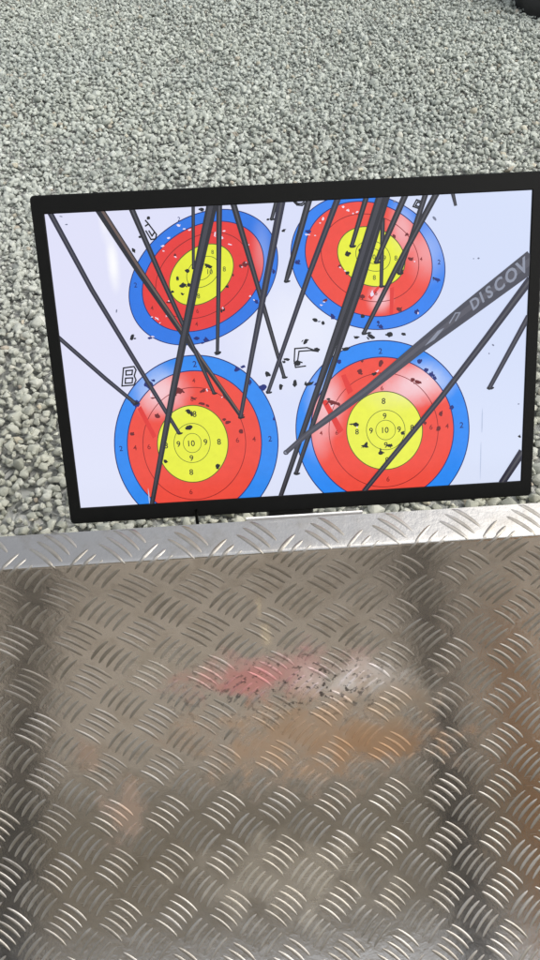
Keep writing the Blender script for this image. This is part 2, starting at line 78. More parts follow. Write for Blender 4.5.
class NT:
    def __init__(s, name):
        s.m = bpy.data.materials.new(name); s.m.use_nodes = True; s.t = s.m.node_tree; s.t.nodes.clear()
        s.out = s.n('ShaderNodeOutputMaterial')
    def n(s, typ, **kw):
        nd = s.t.nodes.new(typ)
        for k, v in kw.items(): setattr(nd, k, v)
        return nd
    def l(s, a, b): s.t.links.new(a, b)
    def val(s, sock, v):
        if hasattr(v, 'links'): s.l(v, sock)
        else: sock.default_value = v
    def math(s, op, a, b=None, c=None, clamp=False):
        nd = s.n('ShaderNodeMath', operation=op, use_clamp=clamp)
        for i, v in enumerate((a, b, c)):
            if v is not None: s.val(nd.inputs[i], v)
        return nd.outputs[0]
    def mix(s, f, a, b, mode='MIX'):
        nd = s.n('ShaderNodeMix', data_type='RGBA', blend_type=mode)
        s.val(nd.inputs[0], f); s.val(nd.inputs[6], a); s.val(nd.inputs[7], b); return nd.outputs[2]
    def noise(s, vec, scale, detail=3, rough=.55, out='Fac'):
        nd = s.n('ShaderNodeTexNoise'); nd.inputs['Scale'].default_value = scale
        nd.inputs['Detail'].default_value = detail; nd.inputs['Roughness'].default_value = rough
        if vec is not None: s.l(vec, nd.inputs['Vector'])
        return nd.outputs[out]
    def ramp(s, fac, stops):
        nd = s.n('ShaderNodeValToRGB'); el = nd.color_ramp.elements
        while len(el) < len(stops): el.new(.5)
        for e, (p, c) in zip(el, stops): e.position = p; e.color = c
        s.l(fac, nd.inputs[0]); return nd.outputs[0]
    def rng(s, v, a, b, c=0, d=1):
        nd = s.n('ShaderNodeMapRange', interpolation_type='SMOOTHSTEP'); s.l(v, nd.inputs[0])
        for i, q in enumerate((a, b, c, d)): nd.inputs[i + 1].default_value = q
        return nd.outputs[0]
    def obc(s): return s.n('ShaderNodeTexCoord').outputs['Object']
    def blob(s, vec, cx, cy, rx, ry, wob=0, nscale=8, soft=.55):
        sep = s.n('ShaderNodeSeparateXYZ'); s.l(vec, sep.inputs[0])
        a = s.math('DIVIDE', s.math('SUBTRACT', sep.outputs[0], cx), rx); b = s.math('DIVIDE', s.math('SUBTRACT', sep.outputs[1], cy), ry)
        d = s.math('SQRT', s.math('ADD', s.math('MULTIPLY', a, a), s.math('MULTIPLY', b, b)))
        if wob: d = s.math('ADD', d, s.math('MULTIPLY', s.math('SUBTRACT', s.noise(vec, nscale, 4, .65), .5), wob))
        return s.rng(d, 1 + soft * .4, 1 - soft, 0, 1)
    def bsdf(s, **kw):
        p = s.n('ShaderNodeBsdfPrincipled')
        for k, v in kw.items(): s.val(p.inputs[k.replace('_', ' ')], v)
        s.l(p.outputs[0], s.out.inputs[0]); return p
def plain(name, col, rough=.5, metal=0, vary=.15, nscale=40, bump=.05):
    t = NT(name); v = t.obc(); n = t.noise(v, nscale, 4)
    c = t.mix(n, tuple(q * (1 - vary) for q in col[:3]) + (1,), tuple(min(1, q * (1 + vary)) for q in col[:3]) + (1,))
    r = t.math('ADD', t.math('MULTIPLY', n, .2), rough - .1)
    b = t.n('ShaderNodeBump'); b.inputs['Strength'].default_value = bump; b.inputs['Distance'].default_value = .002; t.l(n, b.inputs['Height'])
    t.bsdf(Base_Color=c, Roughness=r, Metallic=metal, Normal=b.outputs[0]); return t.m

# ------------------------------------------------------------------ setting: ground sheet, unseen boards added for brown reflections in the plate
def gravel_sheet_mat():
    t = NT('gravel_bed'); v = t.obc()
    vo = t.n('ShaderNodeTexVoronoi'); vo.inputs['Scale'].default_value = 38; t.l(v, vo.inputs['Vector'])
    ve = t.n('ShaderNodeTexVoronoi', feature='DISTANCE_TO_EDGE'); ve.inputs['Scale'].default_value = 38; t.l(v, ve.inputs['Vector'])
    sx = t.n('ShaderNodeSeparateColor'); t.l(vo.outputs['Color'], sx.inputs[0])
    c = t.ramp(sx.outputs[0], [(0, (.2, .205, .185, 1)), (.5, (.28, .285, .26, 1)), (.9, (.36, .365, .34, 1)), (1, (.45, .45, .42, 1))])
    b = t.n('ShaderNodeBump'); b.inputs['Strength'].default_value = 1; b.inputs['Distance'].default_value = .012
    t.l(t.rng(ve.outputs['Distance'], 0, .35), b.inputs['Height'])
    t.bsdf(Base_Color=c, Roughness=.9, Normal=b.outputs[0]); return t.m
bm = bmesh.new(); S_ = 180
bm.faces.new([bm.verts.new(p) for p in ((-S_, -S_, 0), (S_, -S_, 0), (S_, S_, 0), (-S_, S_, 0))])
tag(obj('ground', bm, gravel_sheet_mat()), kind='structure')

def added_deck_mat():
    t = NT('added_deck_boards'); v = t.obc(); sep = t.n('ShaderNodeSeparateXYZ'); t.l(v, sep.inputs[0])
    k = t.math('FRACT', t.math('DIVIDE', sep.outputs[1], .12)); gap = t.math('LESS_THAN', k, .05)
    mp = t.n('ShaderNodeMapping'); mp.inputs['Scale'].default_value = (1, 14, 1); t.l(v, mp.inputs[0])
    n = t.noise(mp.outputs[0], 3, 6)
    c = t.mix(n, (.33, .285, .23, 1), (.47, .415, .345, 1)); c = t.mix(gap, c, (.02, .015, .01, 1))
    t.bsdf(Base_Color=c, Roughness=.7); return t.m
bm = bmesh.new(); add_box(bm, -3.5, 3.5, -3.6, -.16, .004, .05)
tag(obj('added_deck', bm, added_deck_mat()), kind='structure')

# ------------------------------------------------------------------ gravel: real crushed stones, one object
def make_gravel():
    rng = np.random.default_rng(5); random.seed(5)
    protos = []
    for k in range(36):
        b = bmesh.new(); n = random.choice((11, 13, 15, 18))
        ax = (1, random.uniform(.62, .95), random.uniform(.45, .8))
        for i in range(n):
            d = Vector((random.gauss(0, 1), random.gauss(0, 1), random.gauss(0, 1))).normalized()
            r = random.uniform(.85, 1.08)
            b.verts.new((d.x * ax[0] * r, d.y * ax[1] * r, d.z * ax[2] * r))
        res = bmesh.ops.convex_hull(b, input=list(b.verts))
        bmesh.ops.delete(b, geom=[v for v in b.verts if not v.link_faces], context='VERTS')
        bmesh.ops.bevel(b, geom=list(b.edges), offset=.06, segments=1, affect='EDGES', profile=.5, clamp_overlap=True)
        bmesh.ops.triangulate(b, faces=list(b.faces))
        b.verts.index_update()
        protos.append((np.array([v.co[:] for v in b.verts], np.float32), np.array([[v.index for v in f.verts] for f in b.faces], np.int32))); b.free()
    # positions: dense inside what the camera looks at, with a margin on both sides
    cell = .0195; pos = []
    def patch(x0, x1, y0, y1, c, zmax, keep=1.0):
        nx, ny = int((x1 - x0) / c), int((y1 - y0) / c)
        gx, gy = np.meshgrid(np.arange(nx), np.arange(ny)); gx = gx.ravel(); gy = gy.ravel()
        q = np.stack([x0 + (gx + .5 + rng.uniform(-.5, .5, gx.size)) * c, y0 + (gy + .5 + rng.uniform(-.5, .5, gx.size)) * c, rng.uniform(.002, zmax, gx.size)], 1)
        return q[rng.random(len(q)) < keep]
    for (y0, y1, hw) in ((.48, 1.6, 1.6), (1.6, 2.8, 1.95), (2.8, 4.0, 2.3), (4.0, 5.3, 2.6)):
        k_ = 1 if y0 < 1 else .9 if y0 < 2 else .82; pos.append(patch(-hw, hw, y0, y1, cell * k_, .012)); pos.append(patch(-hw, hw, y0, y1, .028 * k_, .022, .9))
    for (x0, x1) in ((-1.6, -.66), (.76, 1.6)): pos.append(patch(x0, x1, -.1, .48, .026, .014))
    P = np.concatenate(pos); N = len(P)
    size = np.clip(rng.lognormal(math.log(.0120), .31, N), .0055, .026) * np.interp(P[:, 1], [.6, 1.5, 4.5], [1.0, .92, .76])
    und = .012 * (np.sin(P[:, 0] * 4.1 + 1) * np.sin(P[:, 1] * 3.3) ) 
    P[:, 2] += und.clip(-.002, .012)
    tint = rng.random(N).astype(np.float32)
    # random rotations, mostly lying flat
    yaw = rng.uniform(0, 2 * np.pi, N); tilt = rng.normal(0, .55, N); roll = rng.normal(0, .55, N)
    cy, sy, ct, st, cr, sr = np.cos(yaw), np.sin(yaw), np.cos(tilt), np.sin(tilt), np.cos(roll), np.sin(roll)
    Rz = np.zeros((N, 3, 3)); Rz[:, 0, 0] = cy; Rz[:, 0, 1] = -sy; Rz[:, 1, 0] = sy; Rz[:, 1, 1] = cy; Rz[:, 2, 2] = 1
    Rx = np.zeros((N, 3, 3)); Rx[:, 0, 0] = 1; Rx[:, 1, 1] = ct; Rx[:, 1, 2] = -st; Rx[:, 2, 1] = st; Rx[:, 2, 2] = ct
    Ry = np.zeros((N, 3, 3)); Ry[:, 1, 1] = 1; Ry[:, 0, 0] = cr; Ry[:, 0, 2] = sr; Ry[:, 2, 0] = -sr; Ry[:, 2, 2] = cr
    R = Rz @ Rx @ Ry; kind = rng.integers(0, len(protos), N)
    V, F, T = [], [], []; off = 0
    for k, (pv, pf) in enumerate(protos):
        ix = np.where(kind == k)[0]; n = len(ix)
        vv = np.einsum('nij,vj->nvi', R[ix], pv) * size[ix, None, None] + P[ix, None, :]
        ff = pf[None] + (np.arange(n) * len(pv))[:, None, None] + off
        V.append(vv.reshape(-1, 3)); F.append(ff.reshape(-1, 3)); T.append(np.repeat(tint[ix], len(pv))); off += n * len(pv)
    V = np.concatenate(V).astype(np.float32); F = np.concatenate(F).astype(np.int32); T = np.concatenate(T)
    me = bpy.data.meshes.new('gravel'); me.vertices.add(len(V)); me.vertices.foreach_set('co', V.ravel())
    me.loops.add(F.size); me.loops.foreach_set('vertex_index', F.ravel())
    me.polygons.add(len(F)); me.polygons.foreach_set('loop_start', np.arange(0, F.size, 3, dtype=np.int32))
    try: me.polygons.foreach_set('loop_total', np.full(len(F), 3, np.int32))
    except Exception: pass
    at = me.attributes.new('stone', 'FLOAT', 'POINT'); at.data.foreach_set('value', T)
    me.update(); print('gravel stones', N, 'tris', len(F))
    t = NT('crushed_stone'); v = t.obc()
    a = t.n('ShaderNodeAttribute', attribute_name='stone').outputs['Fac']
    g = lambda r, gg, b: (r, gg, b, 1)
    c = t.ramp(a, [(0, g(.29, .30, .275)), (.12, g(.36, .37, .34)), (.35, g(.41, .42, .385)), (.6, g(.445, .455, .42)), (.8, g(.475, .483, .45)), (.93, g(.51, .515, .48)), (.965, g(.57, .57, .54)), (.98, g(.47, .43, .35)), (.992, g(.38, .33, .27)), (1, g(.40, .355, .31))])
    n = t.noise(v, 160, 5, .65); c = t.mix(.55, c, t.ramp(n, [(.3, g(.80, .80, .79)), (.7, g(1.14, 1.14, 1.13))]), 'MULTIPLY')
    big = t.noise(v, 1.3, 3); c = t.mix(1.0, c, t.ramp(big, [(.3, g(.78, .795, .785)), (.7, g(.90, .90, .86))]), 'MULTIPLY')
    sy_ = t.n('ShaderNodeSeparateXYZ'); t.l(v, sy_.inputs[0])
    near_warm = t.math('MULTIPLY', t.rng(sy_.outputs[1], 2.2, .8), t.rng(t.noise(v, 5, 3), .35, .6, .4, 1))  # stones tinted warmer near the console, broken up by noise
    c = t.mix(near_warm, c, t.mix(1.0, c, g(1.0, .97, .875), 'MULTIPLY')); c = t.mix(t.rng(sy_.outputs[1], 1.4, 3.0), c, t.mix(1.0, c, g(.965, 1.0, .995), 'MULTIPLY'))
    b = t.n('ShaderNodeBump'); b.inputs['Strength'].default_value = .3; b.inputs['Distance'].default_value = .003; t.l(t.noise(v, 220, 4, .7), b.inputs['Height'])
    t.bsdf(Base_Color=c, Roughness=.85, Normal=b.outputs[0]); me.materials.append(t.m)
    o = link(bpy.data.objects.new('gravel', me)); tag(o, 'grey green crushed stone gravel spread over the ground behind the screen', 'gravel', kind='stuff')
make_gravel()

# ------------------------------------------------------------------ sloping tread plate console
X0, X1 = -.62, .74
BACK_Y, TOP_Z, SLOPE = .4548, .6614, math.tan(math.radians(12))
def console_profile():
    rb = .0045; cx, cz = PROF[0][1] + rb + .0002, TOP_Z - rb - .0003; th = math.atan(SLOPE)
    nx, nz = -math.sin(th), math.cos(th); fx, fz = cx + rb * nx, cz + rb * nz; zb = fz + (BACK_Y - fx) * SLOPE
    pts = [(BACK_Y, zb), (BACK_Y - .0018, zb - .0018 * SLOPE)]
    for y in np.linspace(BACK_Y - .0018, fx, 6)[1:]: pts.append((float(y), fz + (y - fx) * SLOPE))
    for a in np.linspace(90 + math.degrees(th), 180, 7)[1:]: pts.append((cx + rb * math.cos(math.radians(a)), cz + rb * math.sin(math.radians(a))))
    for v, y, z in PROF:
        if z < cz - .003: pts.append((y, z))
    (y1, z1), (y2, z2) = pts[-2], pts[-1]; d = Vector((y2 - y1, z2 - z1)).normalized()
    while z2 > .03:
        y2 += d.x * .02; z2 += d.y * .02; pts.append((y2, z2))
    pts.append((y2 + d.x * .02, max(z2 + d.y * .02, .004)))
    return pts
PP = console_profile()
ARC = [0.0]
for a, b in zip(PP, PP[1:]): ARC.append(ARC[-1] + math.hypot(b[0] - a[0], b[1] - a[1]))
ARC = np.array(ARC); PY = np.array([p[0] for p in PP]); PZ = np.array([p[1] for p in PP])
_z0 = [q for q in PROF if abs(q[0]) < .012]
# arc length of lattice origin (v = 0 of the front face)
_yo = np.interp(0, [q[0] for q in PROF], [q[1] for q in PROF]); _zo = np.interp(0, [q[0] for q in PROF], [q[2] for q in PROF])
_k = [i for i in range(len(PP)) if PP[i][0] < BACK_Y - .03]
T0 = float(np.interp(-_zo, -PZ[_k], ARC[_k]))
def sheet(u, t, h):
    e = 1e-3
    y = np.interp(t, ARC, PY); z = np.interp(t, ARC, PZ)
    dy = np.interp(t + e, ARC, PY) - np.interp(t - e, ARC, PY); dz = np.interp(t + e, ARC, PZ) - np.interp(t - e, ARC, PZ)
    l = math.hypot(dy, dz) or 1; return (u, y + h * dz / l, z - h * dy / l)
def tread_mat(bars=False):
    t = NT('tread_bars' if bars else 'tread_plate'); v = t.obc()
    sep = t.n('ShaderNodeSeparateXYZ'); t.l(v, sep.inputs[0])
    cmb = t.n('ShaderNodeCombineXYZ'); t.l(sep.outputs[0], cmb.inputs[0]); t.l(sep.outputs[2], cmb.inputs[1]); xz = cmb.outputs[0]
    n1 = t.noise(v, 9, 5, .6); n2 = t.noise(v, 45, 5, .65); n3 = t.noise(v, 420, 3, .6)
    col = t.mix(n1, (.43, .415, .39, 1), (.56, .545, .52, 1))
    grime = t.rng(t.math('ADD', t.math('MULTIPLY', n2, .6), t.math('MULTIPLY', n1, .4)), .46, .70)
    col = t.mix(t.math('MULTIPLY', grime, .6), col, (.33, .295, .245, 1))
    # faded red patch, pale scuff, tan drips, and orange-brown reflections painted into the colour
    sc_ = t.n('ShaderNodeMapping'); sc_.inputs['Rotation'].default_value = (0, .5, .35); sc_.inputs['Scale'].default_value = (30, 30, 900); t.l(v, sc_.inputs[0])
    scr = t.rng(t.noise(sc_.outputs[0], 1.0, 3, .6), .60, .72); scr = t.math('MULTIPLY', scr, t.rng(n1, .42, .62))
    rough = t.math('ADD', .43 if bars else .12, t.math('MULTIPLY', t.math('ADD', n2, t.math('MULTIPLY', scr, .6)), .16))
    col = t.mix(t.math('MULTIPLY', scr, .22), col, (.70, .68, .65, 1))
    if bars: col = t.mix(t.rng(t.noise(v, 17, 4, .6), .35, .65, .45, .95), col, (.27, .25, .215, 1))
    metal = 1.0; mk = 0.0
    for (cx, cz, rx, rz, c, k) in MARKS_REFLECTIONS:
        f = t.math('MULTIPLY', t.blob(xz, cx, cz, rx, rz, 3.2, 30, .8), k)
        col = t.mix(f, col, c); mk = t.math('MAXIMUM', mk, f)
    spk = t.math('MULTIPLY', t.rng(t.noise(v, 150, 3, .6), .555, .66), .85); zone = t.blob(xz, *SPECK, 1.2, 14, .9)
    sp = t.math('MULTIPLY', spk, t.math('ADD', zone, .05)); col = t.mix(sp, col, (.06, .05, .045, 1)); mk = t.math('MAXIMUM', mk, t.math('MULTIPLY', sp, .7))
    rough = t.math('ADD', rough, t.math('MULTIPLY', mk, .22))
    met = t.math('SUBTRACT', 1.0, t.math('MULTIPLY', mk, .3))
    b = t.n('ShaderNodeBump'); b.inputs['Strength'].default_value = .22; b.inputs['Distance'].default_value = .002
    t.l(t.math('ADD', t.math('MULTIPLY', n2, 1.0), t.math('MULTIPLY', n3, .12)), b.inputs['Height'])
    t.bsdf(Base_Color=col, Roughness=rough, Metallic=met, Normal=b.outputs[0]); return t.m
# marks and painted orange-brown reflections on the plate: centre x, z, radii, colour, strength (metres on the console)
MARKS_REFLECTIONS = [(.015, .484, .10, .036, (.64, .34, .33, 1), .62), (-.010, .478, .05, .022, (.62, .24, .24, 1), .55), (.110, .468, .07, .028, (.86, .83, .83, 1), .7),
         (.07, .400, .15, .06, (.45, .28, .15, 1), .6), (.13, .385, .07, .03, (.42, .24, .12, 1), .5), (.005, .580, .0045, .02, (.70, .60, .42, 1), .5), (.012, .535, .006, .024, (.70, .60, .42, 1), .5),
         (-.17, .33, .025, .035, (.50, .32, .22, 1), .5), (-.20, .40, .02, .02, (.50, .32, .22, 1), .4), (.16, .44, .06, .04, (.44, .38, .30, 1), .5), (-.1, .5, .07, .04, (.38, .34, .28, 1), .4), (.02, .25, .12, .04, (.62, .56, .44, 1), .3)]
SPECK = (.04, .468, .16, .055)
def make_console():
    root = empty('metal_console', ((X0 + X1) / 2, .2, 0))
    tag(root, 'sloping aluminium tread plate console with a narrow top ledge in front of the screen', 'console')
    inv = root.matrix_basis.inverted() if False else Matrix.Translation((-(X0 + X1) / 2, -.2, 0))
    bm = bmesh.new(); us = np.linspace(X0, X1, 35); rows = []
    for t in ARC: rows.append([bm.verts.new((float(u), *(float(q) for q in (np.interp(t, ARC, PY), np.interp(t, ARC, PZ))))) for u in us])
    for a, b in zip(rows, rows[1:]):
        for i in range(len(us) - 1): bm.faces.new((a[i], b[i], b[i + 1], a[i + 1]))
    # raised five bar pattern, wrapped over the fold
    A, B = LAT['A'], LAT['B']; NL, NW = 9, 5
    random.seed(3)
    tw = math.radians(5.0)
    def bar(cu, ct, ang, L, wd, hgt, sgn):
        ca, sa = math.cos(ang), math.sin(ang); g = []
        for i in range(NL):
            s = (i / (NL - 1) * 2 - 1); wl = wd * (1 - abs(s) ** 2.4) ** .55 if abs(s) < 1 else 0
            row = []
            for k in range(NW):
                q = (k / (NW - 1) * 2 - 1)
                lx = s * L / 2; ly = sgn * (-.055 * L * s * s + .0275 * L) + q * max(wl, 1e-4) / 2
                hh = hgt * (1 - q * q) ** .7 * (1 - abs(s) ** 3) if abs(q) < 1 else 0
                u = cu + lx * ca - ly * sa; t = ct - (lx * sa + ly * ca)
                row.append(bm.verts.new(sheet(u, min(max(t, .001), ARC[-1] - .001), hh - (.0004 if hh == 0 else 0))))
            g.append(row)
        for a, b in zip(g, g[1:]):
            for k in range(NW - 1): bm.faces.new((a[k], b[k], b[k + 1], a[k + 1])).material_index = 1
    for j2 in range(-6, 30):
        for i2 in range(-24, 40):
            if (i2 + j2) % 2: continue
            i, j = i2 / 2, j2 / 2
            if (i2 % 2) != (j2 % 2): continue
            cu = LAT['ox'] + A * (i - j * LAT['rot']); ct = T0 + B * (j + i * LAT['rot'])
            if not (X0 + .02 < cu < X1 - .02 and -.03 < ct < ARC[-1] - .03): continue
            down = (i2 % 2 == 0); wear = random.uniform(.7, 1.1)
            for k in range(5):
                d = (k - 2) * .145 * A
                ang = math.radians(-42) if down else math.radians(50)
                sd_ = ang + math.pi / 2
                uu = cu + d * math.cos(sd_); tt = ct - d * math.sin(sd_)
                if not .004 < tt < ARC[-1] - .02: continue
                bar(uu, tt, ang, random.uniform(.0385, .0415), .0052 * random.uniform(.85, 1.12), .00085 * wear * random.uniform(.7, 1.15), 1)
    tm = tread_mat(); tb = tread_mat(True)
    bm.normal_update()
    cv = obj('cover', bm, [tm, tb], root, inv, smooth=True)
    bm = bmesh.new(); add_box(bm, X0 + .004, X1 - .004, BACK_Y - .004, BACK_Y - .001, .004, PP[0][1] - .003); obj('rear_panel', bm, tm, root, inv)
    for x, s in ((X0 + .002, -1), (X1 - .002, 1)):
        bm = bmesh.new(); vs = [(y, z) for y, z in PP] + [(BACK_Y - .003, .004)]
        a = [bm.verts.new((x, y if y < BACK_Y - .001 else BACK_Y - .001, z - .001)) for y, z in vs]; b = [bm.verts.new((x - s * .003, y if y < BACK_Y - .001 else BACK_Y - .001, z - .001)) for y, z in vs]
        bm.faces.new(a); bm.faces.new(b[::-1])
        for i in range(len(a)): k = (i + 1) % len(a); bm.faces.new((a[i], b[i], b[k], a[k]))
        bmesh.ops.recalc_face_normals(bm, faces=list(bm.faces))
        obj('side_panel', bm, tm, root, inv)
make_console()

# ------------------------------------------------------------------ the screen
W2, H2 = .22275, .13902
CTR = Vector((.05548, .56228, .78255)); NRM = Vector((0, -.83364378, .5523025)); UPV = Vector((0, .5523025, .83364378))
MS = Matrix(((1, 0, 0), (0, UPV.y, NRM.y), (0, UPV.z, NRM.z))).to_4x4(); MS.translation = CTR     # screen frame: x right, y up, z towards viewer
mon = empty('display_screen', (CTR.x, .64, 0))
tag(mon, 'black framed flat display leaning behind the metal ledge, showing archery targets full of arrows', 'monitor')
INVR = Matrix.Translation((-CTR.x, -.64, 0)); ML = INVR @ MS
black = plain('black_plastic', (.003, .0031, .0027, 1), .5, 0, .2, 90, .04); black.node_tree.nodes['Principled BSDF'].inputs['Specular IOR Level'].default_value = .12
def frame_part():
    bm = bmesh.new(); bx, by = .0112, .0160; ox, oy = W2 + bx, H2 + by; zf, zb = .0022, -.032
    def ring(x, y, z, r):
        out = []
        for sx, sy, a0 in ((1, 1, 0), (-1, 1, 90), (-1, -1, 180), (1, -1, 270)):
            for k in range(5):
                a = math.radians(a0 + k * 22.5); out.append(bm.verts.new((sx * (x - r) + r * math.cos(a), sy * (y - r) + r * math.sin(a), z)))
        return out
    R = [ring(W2, H2, -.001, .0004), ring(W2, H2, zf - .0006, .0004), ring(W2 + .0006, H2 + .0006, zf, .0008), ring(ox - .0012, oy - .0012, zf, .0028), ring(ox, oy, zf - .0012, .004), ring(ox, oy, zb + .006, .004), ring(ox - .008, oy - .008, zb, .004)]
    for a, b in zip(R, R[1:]):
        for i in range(len(a)): k = (i + 1) % len(a); bm.faces.new((a[i], a[k], b[k], b[i]))
    bm.faces.new(R[-1][::-1])
    bmesh.ops.recalc_face_normals(bm, faces=list(bm.faces))
    return bm
obj('bezel', frame_part(), black, mon, ML)
bm = bmesh.new(); add_box(bm, -.15, .15, -.09, .08, -.058, -.0325, .008); obj('back_housing', bm, black, mon, ML)
steel = plain('dark_steel', (.05, .05, .052, 1), .45, .6)
bm = bmesh.new(); add_box(bm, CTR.x - .03, CTR.x + .03, .615, .675, .0, .80, .004); obj('post', bm, steel, mon, INVR)
bm = bmesh.new(); add_box(bm, CTR.x - .09, CTR.x + .09, .575, .614, .70, .725, .002); add_box(bm, CTR.x - .02, CTR.x + .02, .585, .6145, .727, .80, .002); obj('mount_arm', bm, steel, mon, INVR)
white = plain('white_paint', (.78, .78, .76, 1), .4, 0, .04)
bm = bmesh.new(); add_box(bm, -.003, .113, .4605, .4625, .56, .6640, .0004); obj('mount_plate', bm, white, mon, INVR)
# short black cable end hanging under the frame
bm = bmesh.new()
pts = [(-.052, .472, .668), (-.052, .4695, .655), (-.0515, .468, .64), (-.05, .472, .60), (-.045, .50, .52)]
prev = None
for i, p in enumerate(pts):
    ringv = [bm.verts.new((p[0] + 0.0016 * math.cos(a), p[1] + .0016 * math.sin(a), p[2])) for a in np.linspace(0, 2 * math.pi, 8, endpoint=False)]
    if prev:
        for k in range(8): bm.faces.new((prev[k], prev[(k + 1) % 8], ringv[(k + 1) % 8], ringv[k]))
    prev = ringv
obj('power_cable', bm, black, mon, INVR, smooth=True)

# picture on the screen: self lit colours behind a glossy front
def emi(name, col, glare=(), tone=(250, 240, 250), grad=None, stren=0.56):
    t = NT(name); v = t.obc(); c = lin(*col)
    sep = t.n('ShaderNodeSeparateXYZ'); t.l(v, sep.inputs[0])
    mm = t.n('ShaderNodeVectorMath', operation='SCALE'); t.l(v, mm.inputs[0]); mm.inputs['Scale'].default_value = 1000; vm = mm.outputs[0]
    n = t.noise(vm, .12, 6, .7); cs = t.mix(n, tuple(q * .86 for q in c[:3]) + (1,), tuple(q * 1.12 for q in c[:3]) + (1,))
    if grad:
        f = t.rng(t.math('DIVIDE', sep.outputs[0], W2), -1, 1); cs = t.mix(f, lin(*grad[0]), lin(*grad[1]))
        f2 = t.rng(t.math('DIVIDE', sep.outputs[1], H2), .2, -1.1); cs = t.mix(t.math('MULTIPLY', f2, .5), cs, lin(*grad[2]))
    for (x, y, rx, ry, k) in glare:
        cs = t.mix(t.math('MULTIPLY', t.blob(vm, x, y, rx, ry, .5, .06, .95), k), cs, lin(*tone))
    t.bsdf(Base_Color=(.004, .004, .004, 1), Roughness=.09, Emission_Color=cs, Emission_Strength=stren, Specular_IOR_Level=.4)
    return t.m
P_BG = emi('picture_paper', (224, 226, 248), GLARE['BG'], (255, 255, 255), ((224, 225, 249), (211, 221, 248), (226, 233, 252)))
P_LINE = {'y': emi('line_on_yellow', (84, 96, 30)), 'r': emi('line_on_red', (140, 22, 24)), 'b': emi('line_on_blue', (14, 36, 110))}
P_K = emi('ink_black', (16, 18, 24)); P_DR = emi('ink_dark_red', (112, 20, 26)); P_DB = emi('ink_dark_blue', (12, 34, 120)); P_W = emi('torn_paper', (240, 226, 246)); P_G = emi('ink_grey', (120, 126, 150)); P_S = emi('faint_crease', (188, 200, 228))
P_A = emi('shaft_dark', (30, 31, 40)); P_AN = emi('shaft_navy', (38, 38, 58)); P_AG = emi('shaft_grey', (60, 60, 70)); P_AT = emi('shaft_mid', (66, 67, 80)); P_AH = emi('shaft_light', (74, 74, 82)); P_BR = emi('shaft_brown', (108, 90, 84)); P_TX = emi('shaft_text', (140, 146, 164)); P_SR = emi('shadow_red', (226, 52, 46))
P_AGL = emi('shaft_grey_light', (84, 84, 96))
MMs = .001
def clip(bm):
    for co, no in (((W2 - .0001, 0, 0), (1, 0, 0)), ((-W2 + .0001, 0, 0), (-1, 0, 0)), ((0, H2 - .0001, 0), (0, 1, 0)), ((0, -H2 + .0001, 0), (0, -1, 0))):
        bmesh.ops.bisect_plane(bm, geom=list(bm.verts) + list(bm.edges) + list(bm.faces), plane_co=co, plane_no=no, clear_outer=True, dist=1e-7)
def poly(bm, pts, z, mi=0):
    vs = [bm.verts.new((p[0] * MMs, p[1] * MMs, z)) for p in pts]
    f = bm.faces.new(vs); f.material_index = mi
    if f.calc_area() and sum((a[0] * b[1] - b[0] * a[1]) for a, b in zip(pts, list(pts[1:]) + [pts[0]])) < 0: f.normal_flip()
    return f
def ell(e, k, n=96, grow=0):
    a = 2 * math.pi * k / n; c, s = math.cos(a), math.sin(a)
    x, y = e[2] * c + e[4] * s, e[3] * c + e[5] * s; r = math.hypot(x, y); g = (r + grow) / r
    return e[0] + x * g, e[1] + y * g
def annulus(bm, ea, eb, z, mi, ga=0, gb=0, n=96):
    for k in range(n):
        poly(bm, [ell(ea, k, n, ga), ell(ea, k + 1, n, ga), ell(eb, k + 1, n, gb), ell(eb, k, n, gb)], z, mi)
def disc(bm, e, z, mi, n=96): poly(bm, [ell(e, k, n) for k in range(n)], z, mi)
def blot(bm, x, y, rx, ry, ang, z, mi, rough=.22):
    n = 11; a0 = math.radians(ang); pts = []
    for k in range(n):
        a = 2 * math.pi * k / n; r = 1 + random.uniform(-rough, rough); px, py = rx * r * math.cos(a), ry * r * math.sin(a)
        pts.append((x + px * math.cos(a0) - py * math.sin(a0), y + px * math.sin(a0) + py * math.cos(a0)))
    poly(bm, pts, z, mi)
def hole(bm, x, y, rx, ry, ang, z, mi, k):
    blot(bm, x, y, rx * k, ry * k, ang, z, mi, .17)
    if rx + ry > 2.2:
        for i in range(2):
            a = random.uniform(0, 6.28); d = random.uniform(.7, 1.15)
            blot(bm, x + rx * k * d * math.cos(a), y + ry * k * d * math.sin(a), rx * k * random.uniform(.25, .55), ry * k * random.uniform(.25, .5), random.uniform(0, 180), z + 1e-6 * (i + 1), mi, .25)
_cur = {}
